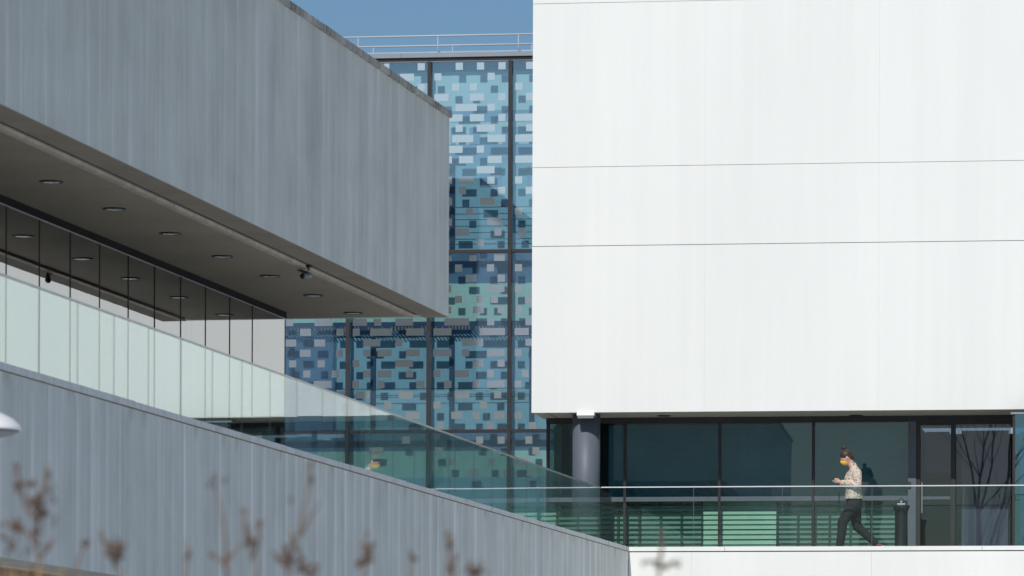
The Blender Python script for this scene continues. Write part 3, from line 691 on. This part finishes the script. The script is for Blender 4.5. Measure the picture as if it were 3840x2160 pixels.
# ------------------------------------------------------------------ what the glass mirrors: a block and bare trees off to the left behind the viewer
ym = 2 * YC
def mir(u, v, yreal): p = on_y(u, v, ym - yreal); return Vector((p.x, yreal, p.z))
c0 = mir(1262, 1300, 30.0); c1 = mir(1790, 700, 30.0)
blk = thing('concrete_block', 'tall grey concrete stair block mirrored in the patterned glass', 'building', (c0.x, 30, GZ))
part('wall', 'back_block', blk, (c0.x, c1.x, 6, 30, GZ, c1.z))
part('side_cladding', 'back_pale', blk, (c1.x + 0.002, c1.x + 0.06, 6.2, 29.9, GZ, c1.z - 0.6))
e0 = mir(850, 1120, 30.0)
part('annex_wall', 'back_pale', blk, (e0.x, c0.x - 0.12, 6, 29.6, GZ, e0.z))
part('parapet', 'frame_dark', blk, (c0.x - 0.1, c1.x + 0.12, 5.9, 30.1, c1.z + 0.002, c1.z + 0.25))
for k in range(5):
    part('window', 'black_plastic', blk, (c0.x + 1.6, c0.x + 2.6, 30.002, 30.03, 3 + 3 * k, 4.2 + 3 * k))
def bare_tree(name, label, base, h, seed, depth=4):
    rnd = random.Random(seed); t = thing(name, label, 'tree', base, group='bare trees mirrored in the glass')
    tr, br = MB(), MB()
    def grow(p, d, r, ln, lev):
        pts, rr = [p], [r]; q = p.copy()
        for i in range(5):
            d = (d + Vector((rnd.uniform(-1, 1), rnd.uniform(-1, 1), rnd.uniform(-.2, .5))) * (0.10 + 0.05 * lev)).normalized()
            q = q + d * ln / 5; pts.append(q.copy()); rr.append(max(0.006, r * (1 - 0.14 * (i + 1))))
        (tr if lev == 0 else br).tube(pts, rr, 6 if lev < 2 else 4)
        if lev < depth:
            for i in range(2, 6):
                for _ in range(2 if lev else 2):
                    ax = Vector((rnd.uniform(-1, 1), rnd.uniform(-1, 1), rnd.uniform(0.1, 0.9))).normalized()
                    grow(pts[i], (d * 0.6 + ax * 0.8).normalized(), rr[i] * 0.55, ln * rnd.uniform(0.42, 0.62), lev + 1) if rnd.random() < (0.9, 0.8, 0.55, 0.5)[lev] else None
    grow(Vector(base), Vector((0, 0, 1)), h * 0.016, h * 0.6, 0)
    tr.build('trunk', 'bark', t, True); br.build('crown', 'bark', t, True)
tb = mir(1885, 1500, 22.0); bare_tree('bare_tree', 'taller bare tree mirrored in the glass hall', (tb.x, 22, GZ), 15.0, 3)
tb = mir(1740, 1500, 16.0); bare_tree('bare_tree', 'shorter bare tree beside the stair block', (tb.x - 3.5, 33, GZ), 9.0, 5)

p_ = on_y(3650, 1800, 2 * Y2 + 22); bare_tree('bare_tree', 'bare tree behind the viewer mirrored in the glass doors', (p_.x, -22, GZ), 19.0, 8, 2)
# ------------------------------------------------------------------ ash bin
q = on_y(3380, 1900, Y0B + 0.55)
ab = thing('ash_bin', 'black post ash bin with flared top behind the glass balustrade', 'bin', (q.x, q.y, ZD))
zt = on_y(3380, 1896, q.y).z
H = zt - ZD; C0 = (q.x, q.y, ZD)
MB().lathe([(0.135, 0), (0.135, 0.03), (0.112, 0.06), (0.104, 0.12), (0.100, H - 0.16), (0.102, H - 0.10), (0.124, H - 0.05), (0.136, H - 0.02), (0.136, H)], C0, 32).build('body', 'black_plastic', ab, True)
MB().lathe([(0.11, H), (0.09, H + 0.012)], C0, 24).build('lid', 'black_plastic', ab, True)
part('sign_plate', 'rail_white', ab, (q.x - 0.062, q.x + 0.062, q.y - 0.03, q.y - 0.02, zt + 0.014, zt + 0.034))
rg = MB(); zc = zt + 0.078
rg.tube([(q.x + 0.036 * math.cos(a), q.y - 0.025, zc + 0.036 * math.sin(a)) for a in [2 * PI * k / 20 for k in range(21)]], 0.006, 6)
rg.build('ring_emblem', 'frame_dark', ab, True)
MB().prism([(q.x - 0.022, zc - 0.008), (q.x, zc - 0.034), (q.x + 0.022, zc - 0.008), (q.x + 0.012, zc - 0.002), (q.x, zc - 0.016), (q.x - 0.012, zc - 0.002)], 'y', q.y - 0.03, q.y - 0.022).build('arrow_emblem', 'rail_white', ab)

# ------------------------------------------------------------------ walking person
YP = Y0B + 0.62
pp = on_y(3200, 1900, YP); K = (pp.dot(RCAM @ Vector((0, 0, -1)))) / FPX
zp0 = on_y(3200, 2066, YP).z
per = thing('person', 'person in floral shirt, black trousers and yellow face mask walking left', 'person', (pp.x, YP, ZD), rz=YAW)
VF = VH - (ZD) / K                                         # photo row of the floor under the person
def P(u, v, y=0.0): return Vector(((u - 3200) * K, y, (VF - v) * K))
def skinned(mb, name, mat, parent, vox=0.006, it=3):
    o = mb.build(name, mat, parent, True, (0, 0, 0)); o.location = (0, 0, 0)
    r = o.modifiers.new('remesh', 'REMESH'); r.mode = 'VOXEL'; r.voxel_size = vox; r.use_smooth_shade = True
    s = o.modifiers.new('smooth', 'SMOOTH'); s.iterations = it; s.factor = 0.5
    return o
th = math.radians(27); FW = Vector((-math.cos(th), 0, -math.sin(th))); UPV = Vector((-math.sin(th), 0, math.cos(th))); SD = Vector((0, 1, 0))
HC = P(3173, 1711)
AX = (FW, SD, UPV)
body = MB()
body.ball(HC, (0.098, 0.076, 0.115), AX, 20, 14)
body.ball(HC + FW * 0.035 - UPV * 0.065, (0.062, 0.056, 0.055), AX, 16, 10)
body.ball(HC + FW * 0.10 - UPV * 0.02, (0.018, 0.013, 0.026), AX, 10, 8)
for s in (-1, 1): body.ball(HC - UPV * 0.012 + SD * (s * 0.078) - FW * 0.005, (0.019, 0.012, 0.033), AX, 10, 8)
body.tube([HC - UPV * 0.03 - FW * 0.035, P(3190, 1733), P(3202, 1756)], [0.055, 0.052, 0.060], 14)
body.rings([(P(3202, 1750).x, 0, P(3202, 1750).z, 0.06, 0.08), (P(3202, 1770).x, 0, P(3202, 1770).z, 0.09, 0.16), (P(3200, 1830).x, 0, P(3200, 1830).z, 0.10, 0.14), (P(3203, 1890).x, 0, P(3203, 1890).z, 0.10, 0.14)])
SH = {-1: (P(3209, 1771, -0.175), P(3214, 1819, -0.235), P(3157, 1806, -0.105), P(3139, 1800, -0.055)), 1: (P(3204, 1771, 0.175), P(3208, 1822, 0.22), P(3155, 1805, 0.10), P(3138, 1797, 0.035))}
for s, (a, b, c, d) in SH.items():
    body.tube([a, b], [0.045, 0.036], 12); body.tube([b, c], [0.036, 0.026], 12)
    hd = (d - c).normalized()
    body.ball(c.lerp(d, 0.62), (0.048, 0.024, 0.036), (hd, SD, hd.cross(SD)), 12, 8)
    kn = c.lerp(d, 1.05)
    for f in range(4):
        o_ = Vector((0, 0, 0.026 - 0.017 * f)); ln = (0.9, 1.0, 0.95, 0.8)[f]
        body.tube([kn + o_ * 0.9, kn + o_ + hd * 0.030 * ln + Vector((0, -s * -0.006, -0.004)), kn + o_ + hd * 0.046 * ln + Vector((0, -s * 0.014, -0.016)), kn + o_ + hd * 0.040 * ln + Vector((0, -s * 0.026, -0.030))], [0.0095, 0.009, 0.0085, 0.0075], 7)
    body.tube([c.lerp(d, 0.45) + Vector((0, -s * 0.02, 0.02)), c.lerp(d, 0.85) + Vector((0, -s * 0.035, 0.036)), kn + Vector((-0.018, -s * 0.03, 0.026))], [0.012, 0.011, 0.009], 7)
NEAR = [P(3199, 1886, -0.082), P(3180, 1921, -0.085), P(3158, 1955, -0.085), P(3155, 1996, -0.085), P(3148, 2048, -0.085)]
FAR = [P(3207, 1886, 0.082), P(3210, 1928, 0.085), P(3216, 1969, 0.085), P(3250, 1998, 0.085), P(3289, 2034, 0.085)]
for lg in (NEAR, FAR): body.tube(lg, [0.085, 0.074, 0.056, 0.052, 0.036], 12)
skinned(body, 'body', 'skin', per, 0.0055, 2)
# trousers
tr = MB()
tr.rings([(P(3201, 1850).x, 0, P(3201, 1850).z, 0.118, 0.150), (P(3203, 1868).x, 0, P(3203, 1868).z, 0.130, 0.162), (P(3204, 1886).x, 0, P(3204, 1886).z, 0.134, 0.168), (P(3203, 1903).x, 0, P(3203, 1903).z, 0.120, 0.160), (P(3202, 1915).x, 0, P(3202, 1915).z, 0.08, 0.13)])
tr.tube(NEAR + [P(3147, 2056, -0.085)], [0.104, 0.096, 0.084, 0.074, 0.064, 0.062], 16)
tr.tube(FAR, [0.104, 0.094, 0.080, 0.070, 0.060], 16)
tr.ball(P(3160, 1950, -0.085), (0.088, 0.075, 0.085), None, 12, 8)
skinned(tr, 'trousers', 'trouser_black', per, 0.008, 3)
# shirt
sh = MB()
def rg_(u, v, a, b): q = P(u, v); return (q.x, 0, q.z, a * K, b)
sh.rings([rg_(3202, 1867, 35, 0.185), rg_(3202, 1858, 34, 0.180), rg_(3201, 1842, 31, 0.172), rg_(3199, 1815, 32.5, 0.180), rg_(3198, 1788, 33, 0.195), rg_(3202, 1768, 28, 0.195), rg_(3205, 1757, 21, 0.15), rg_(3203, 1748, 15, 0.085), rg_(3198, 1737, 13.5, 0.068), rg_(3195, 1729, 13, 0.064)], 28)
for s, (a, b, c, d) in SH.items():
    sh.tube([a + Vector((0, -s * 0.03, 0.01)), a.lerp(b, 0.3) , a.lerp(b, 0.7), b, b.lerp(c, 0.12)], [0.085, 0.078, 0.066, 0.060, 0.058], 16)
    sh.tube([b, b.lerp(c, 0.3), b.lerp(c, 0.7), c, c + (c - b).normalized() * 0.012], [0.060, 0.060, 0.048, 0.040, 0.041], 16)
skinned(sh, 'shirt', 'floral', per, 0.008, 3)
# hair, mask, shoes
ha = MB()
ha.ball(HC + UPV * 0.030 - FW * 0.012, (0.104, 0.083, 0.102), AX, 20, 14)
ha.ball(HC - FW * 0.05 - UPV * 0.005, (0.062, 0.074, 0.085), AX, 16, 10)
ha.ball(HC - FW * 0.075 - UPV * 0.06, (0.025, 0.045, 0.04), AX, 12, 8)
bun = P(3164, 1675)
ha.ball(bun + Vector((0.0, 0, 0.004)), (0.037, 0.035, 0.033), None, 14, 10)
ha.tube([P(3168, 1688), bun], [0.03, 0.026], 10)
for k in range(7):
    a = 2 * PI * k / 7; ha.tube([bun, bun + Vector((0.04 * math.cos(a), 0.02 * math.sin(2 * a), 0.025 + 0.035 * math.sin(a)))], [0.012, 0.004], 5)
skinned(ha, 'hair', 'hair', per, 0.005, 1)
mk = MB(); mk.ball(HC + FW * 0.060 - UPV * 0.058, (0.054, 0.062, 0.046), AX, 18, 12); mk.ball(HC + FW * 0.085 - UPV * 0.035, (0.038, 0.036, 0.032), AX, 14, 10)
mo = skinned(mk, 'face_mask', 'mask_yellow', per, 0.005, 2)
for s in (-1, 1): MB().tube([HC + FW * 0.045 - UPV * 0.035 + SD * s * 0.062, HC + FW * 0.012 - UPV * 0.012 + SD * s * 0.083, HC + FW * 0.0 + UPV * 0.012 + SD * s * 0.082], 0.0025, 5).build('mask_loop', 'rail_white', per, True, (0, 0, 0)).location = (0, 0, 0)
for s in (-1, 1): MB().ball(HC + FW * 0.088 + UPV * 0.008 + SD * s * 0.032, (0.006, 0.014, 0.006), AX, 8, 6).build('eye', 'black_plastic', per, True, (0, 0, 0)).location = (0, 0, 0)
def shoe(ank, toe_dir, up, mat, nm):
    t_ = toe_dir.normalized(); u_ = up.normalized(); s_ = t_.cross(u_)
    h = ank - u_ * 0.05
    m = MB(); m.ball(h + t_ * 0.02, (0.075, 0.042, 0.05), (t_, s_, u_), 14, 8); m.ball(h + t_ * 0.11 - u_ * 0.012, (0.085, 0.046, 0.036), (t_, s_, u_), 14, 8); m.tube([h, ank + u_ * 0.02], [0.04, 0.04], 12)
    o = skinned(m, nm, mat, per, 0.006, 2)
    so_ = MB(); pts = []
    for k in range(18):
        a = 2 * PI * k / 18; pts.append((0.125 * math.cos(a), 0.048 * math.sin(a) * (1 + 0.12 * math.cos(a))))
    b0 = h + t_ * 0.072 - u_ * 0.048; n = len(pts)
    for dz in (0, 0.024): so_.v += [tuple(b0 + t_ * x_ + s_ * y_ + u_ * dz) for x_, y_ in pts]
    so_.f = [tuple(range(n))[::-1], tuple(range(n, 2*n))] + [(i, (i+1) % n, n + (i+1) % n, n + i) for i in range(n)]
    so2 = so_.build('sole', 'sole_cream', per, False, (0, 0, 0)); so2.location = (0, 0, 0); so2.parent = o
fz = 0.098
shoe(Vector((NEAR[-1].x, -0.085, fz + 0.002)), Vector((-1, 0, 0)), Vector((0, 0, 1)), 'shoe_pale', 'shoe')
shoe(FAR[-1] + Vector((0.012, 0, -0.012)), Vector((-0.62, 0, -0.78)), Vector((-0.78, 0, 0.62)), 'shoe_red', 'shoe')
MB().tube([SH[-1][2] + Vector((0.012, 0, 0.002)), SH[-1][2] + Vector((-0.008, 0, 0))], 0.043, 14).build('wrist_band', 'rail_white', per, True, (0, 0, 0)).location = (0, 0, 0)
# keys on a strap, in the hand
hw = SH[-1][3]
RZ = Matrix.Rotation(YAW, 3, 'Z')
ky = thing('keys', 'small bunch of keys on a black strap held in the walking person\'s hands', 'keys', Vector((pp.x, YP, ZD)) + RZ @ hw, rz=YAW)
kb = MB()
for k, a in enumerate((0.2, 0.75, 1.3)):
    e = Vector((-0.035 - 0.055 * math.cos(a), 0.01 * k, 0.012 - 0.05 * math.sin(a))); kb.tube([Vector((-0.03, 0, 0.008)), e], [0.004, 0.007], 6)
kb.tube([Vector((-0.032 + 0.013 * math.cos(a), 0, 0.012 + 0.013 * math.sin(a))) for a in [2 * PI * k / 12 for k in range(13)]], 0.003, 5)
kb.build('key_bunch', 'steel', ky, True, (0, 0, 0)).location = (0, 0, 0)
stp = [P(3146, 1812) - hw, P(3147, 1850) - hw, P(3148, 1880) - hw, P(3147, 1902) - hw, P(3143, 1911) - hw, P(3140, 1905) - hw, P(3143, 1880) - hw, P(3145, 1850) - hw, P(3144, 1814) - hw]
for q_ in stp: q_.y = -0.01
MB().tube(stp, 0.0045, 6).build('strap', 'black_plastic', ky, True, (0, 0, 0)).location = (0, 0, 0)

# ------------------------------------------------------------------ street lamp at the left edge
q = on_y(-62, 1608, 33.0)
lp = thing('street_lamp', 'white domed street lamp head cut by the left edge of the picture', 'lamp', (q.x, q.y, GZ))
MB().lathe([(0.268, -0.012), (0.270, 0.0), (0.255, 0.028), (0.205, 0.075), (0.13, 0.112), (0.05, 0.132), (0.012, 0.138)], q, 40).build('shade', 'lamp_white', lp, True)
MB().lathe([(0.262, -0.013), (0.20, -0.045), (0.10, -0.062), (0.02, -0.066)], q, 32).build('underside', 'frame_grey', lp, True)
MB().lathe([(0.05, -0.06), (0.045, -0.09), (0.02, -0.1)], q, 16).build('bulb', 'lens_glass', lp, True)
MB().tube([(q.x - 0.2, q.y, GZ), (q.x - 0.2, q.y, q.z - 0.25), (q.x - 0.16, q.y, q.z - 0.1), (q.x - 0.1, q.y, q.z - 0.05)], [0.05, 0.04, 0.03, 0.03], 12).build('pole', 'frame_grey', lp, True)

# ------------------------------------------------------------------ dry plants close to the camera (out of focus)
DP = 15.0
def PL(u, v, dy=0.0): return on_y(u, v, DP + dy)
def plant(label, stems, heads, seed):
    """stems: lists of photo points; heads: (u, v, spread u, spread v, count, size)"""
    rnd = random.Random(seed)
    b = PL(*stems[0][0]); base = Vector((b.x, b.y, GZ))
    t = thing('dry_plant', label, 'plant', base, group='dry seed plants in the foreground')
    for st_ in stems:
        pts = [PL(*q) for q in st_]; pts = [Vector((pts[0].x, pts[0].y, GZ)), pts[0].lerp(Vector((pts[0].x, pts[0].y, GZ)), 0.4)] + pts if st_ is stems[0] else pts
        MB().tube(pts, [0.007 - 0.004 * i / (len(pts) - 1) for i in range(len(pts))], 6).build('stem', 'dry_stem', t, True)
    for (u, v, su, sv, n, sz) in heads:
        m = MB(); c = PL(u, v)
        for _ in range(int(n * 1.25)):
            a, r = rnd.uniform(0, 2 * PI), abs(rnd.gauss(0, 0.62))
            q = PL(u + su * r * math.cos(a), v + sv * r * math.sin(a), rnd.uniform(-0.06, 0.06))
            w = sz * rnd.uniform(0.3, 0.9)
            m.ball(q, (w, w * 0.8, w * rnd.uniform(0.9, 1.6)), None, 6, 4)
            if rnd.random() < 0.5: m.tube([q, q.lerp(c, 0.7) - Vector((0, 0, 0.012))], 0.0017, 4)
        m.build('seed_head', 'dry_seed', t, True)['kind'] = 'stuff'
plant('tallest bushy brown seed plant at the lower left', [[(150, 2200), (143, 2080), (140, 1950), (135, 1860)], [(140, 1960), (95, 1900), (70, 1790), (62, 1750)], [(140, 1900), (165, 1820), (182, 1765)], [(140, 2050), (85, 1980), (45, 1990)], [(145, 2090), (180, 2060), (205, 2010)]],
      [(135, 1885, 42, 40, 46, 0.0085), (160, 1930, 26, 40, 26, 0.0085), (62, 1755, 14, 22, 9, 0.008), (60, 1815, 26, 28, 16, 0.008), (120, 1815, 32, 16, 12, 0.0075), (182, 1778, 14, 26, 10, 0.0075), (185, 1840, 18, 30, 8, 0.006), (60, 1975, 34, 40, 22, 0.008), (45, 2045, 26, 34, 16, 0.008), (125, 1995, 18, 26, 12, 0.009), (205, 1960, 26, 34, 7, 0.006), (178, 2052, 10, 12, 5, 0.009), (10, 2010, 14, 50, 8, 0.007), (110, 2060, 40, 30, 9, 0.006)], 1)
plant('single brown seed pod on a slanting stalk beside the bushy plant', [[(270, 2200), (290, 2100), (318, 2050), (321, 2030)]], [(321, 2033, 11, 17, 9, 0.009)], 2)
plant('round brown seed head with a thin spike beside it, lower left', [[(455, 2220), (445, 2140), (430, 2080), (428, 2040)], [(440, 2130), (395, 2050), (380, 1990)]], [(432, 2050, 32, 26, 38, 0.0085), (442, 2085, 22, 22, 14, 0.008), (408, 2075, 18, 20, 10, 0.007), (380, 2000, 7, 24, 6, 0.005)], 3)
plant('long leaning stalk with a faded head left of the middle', [[(850, 2230), (852, 2130), (848, 2040), (835, 1940), (812, 1850), (798, 1780)], [(850, 2100), (880, 2070), (905, 2040)], [(850, 2120), (810, 2090), (790, 2075)]], [(800, 1790, 9, 20, 10, 0.006), (785, 1810, 22, 26, 9, 0.004), (842, 1800, 14, 22, 7, 0.004), (845, 2090, 10, 50, 12, 0.006), (792, 2082, 10, 10, 5, 0.006)], 4)
plant('thin dark spike rising beside the long leaning stalk', [[(690, 2220), (695, 2140), (705, 2070), (700, 2020)]], [(702, 2080, 9, 32, 12, 0.006), (712, 2072, 14, 12, 5, 0.004)], 5)
plant('forked seed plant with a dark pod on each tip', [[(965, 2220), (955, 2140), (938, 2070), (930, 2030)], [(945, 2100), (972, 2010), (970, 1965)], [(935, 2050), (915, 1960), (911, 1915)]], [(936, 2025, 24, 18, 24, 0.0075), (970, 1966, 9, 17, 10, 0.0085), (911, 1915, 7, 8, 4, 0.007), (928, 1985, 22, 26, 10, 0.004)], 6)
plant('tallest forked twig reaching up towards the terrace wall', [[(1060, 2240), (1085, 2120), (1108, 2040), (1135, 1930), (1155, 1830), (1166, 1735)], [(1125, 2010), (1155, 1950), (1195, 1895)], [(1105, 2050), (1090, 2000), (1085, 1985)], [(1080, 2140), (1060, 2100), (1040, 2085)]], [(1166, 1745, 8, 26, 9, 0.0065), (1163, 1800, 12, 30, 10, 0.0065), (1092, 1876, 9, 16, 6, 0.005), (1078, 2090, 22, 55, 46, 0.0075), (1040, 2090, 14, 20, 8, 0.007), (1120, 2055, 16, 20, 8, 0.006), (1198, 1892, 10, 8, 4, 0.004)], 7)
plant('low dark clump beside the forked twig', [[(1150, 2230), (1148, 2160), (1140, 2110)], [(1148, 2150), (1175, 2140)]], [(1128, 2088, 13, 12, 9, 0.009), (1140, 2125, 26, 28, 24, 0.008), (1178, 2150, 14, 16, 9, 0.008)], 8)
plant('oval fluffy seed plume standing alone near the middle', [[(1362, 2230), (1366, 2150), (1370, 2080), (1372, 2005)]], [(1374, 2000, 9, 14, 6, 0.006), (1378, 2060, 26, 32, 34, 0.0075), (1368, 2100, 22, 24, 30, 0.008), (1392, 2092, 16, 22, 10, 0.007)], 9)
plant('short faded plume right of the oval plume', [[(1538, 2230), (1541, 2160), (1545, 2090)]], [(1542, 2085, 8, 38, 14, 0.006), (1562, 2095, 9, 12, 5, 0.005)], 10)
plant('ragged dark plume at the foot of the terrace wall', [[(1700, 2230), (1692, 2130), (1682, 2060), (1676, 1995)], [(1695, 2130), (1715, 2080)]], [(1677, 1998, 6, 8, 4, 0.006), (1683, 2038, 13, 26, 20, 0.008), (1706, 2082, 14, 12, 7, 0.006), (1692, 2128, 18, 24, 18, 0.0075)], 11)
plant('low bushy seed heads at the bottom edge, right of the ragged plume', [[(1770, 2230), (1768, 2170), (1760, 2120)], [(1768, 2160), (1785, 2125)]], [(1758, 2130, 12, 26, 12, 0.007), (1786, 2138, 30, 26, 34, 0.008)], 12)
plant('sparse seed plant in front of the white wall', [[(2468, 2240), (2470, 2160), (2478, 2080), (2482, 1990)], [(2474, 2110), (2440, 2105), (2412, 2108)], [(2474, 2130), (2520, 2110), (2532, 2115)]], [(2482, 2000, 9, 20, 7, 0.0055), (2484, 2035, 16, 14, 8, 0.0055), (2412, 2108, 10, 12, 7, 0.007), (2480, 2080, 14, 22, 9, 0.005), (2530, 2112, 16, 14, 9, 0.006), (2460, 2118, 14, 14, 6, 0.005), (2500, 2125, 16, 16, 6, 0.005)], 13)
gr = MB()
for _ in range(70):
    u = random.uniform(-40, 300); b = PL(u, 2300, random.uniform(-0.3, 0.3)); tp = PL(u + random.uniform(-30, 40), random.uniform(2105, 2190) + max(0, u - 120) * 0.12, 0)
    gr.tube([(b.x, b.y, GZ), b.lerp(tp, 0.5) , tp], [0.005, 0.004, 0.001], 4)
tag(gr.build('dry_grass', 'dry_grass'), 'dry yellow grass blades along the bottom left edge', 'grass', kind='stuff')
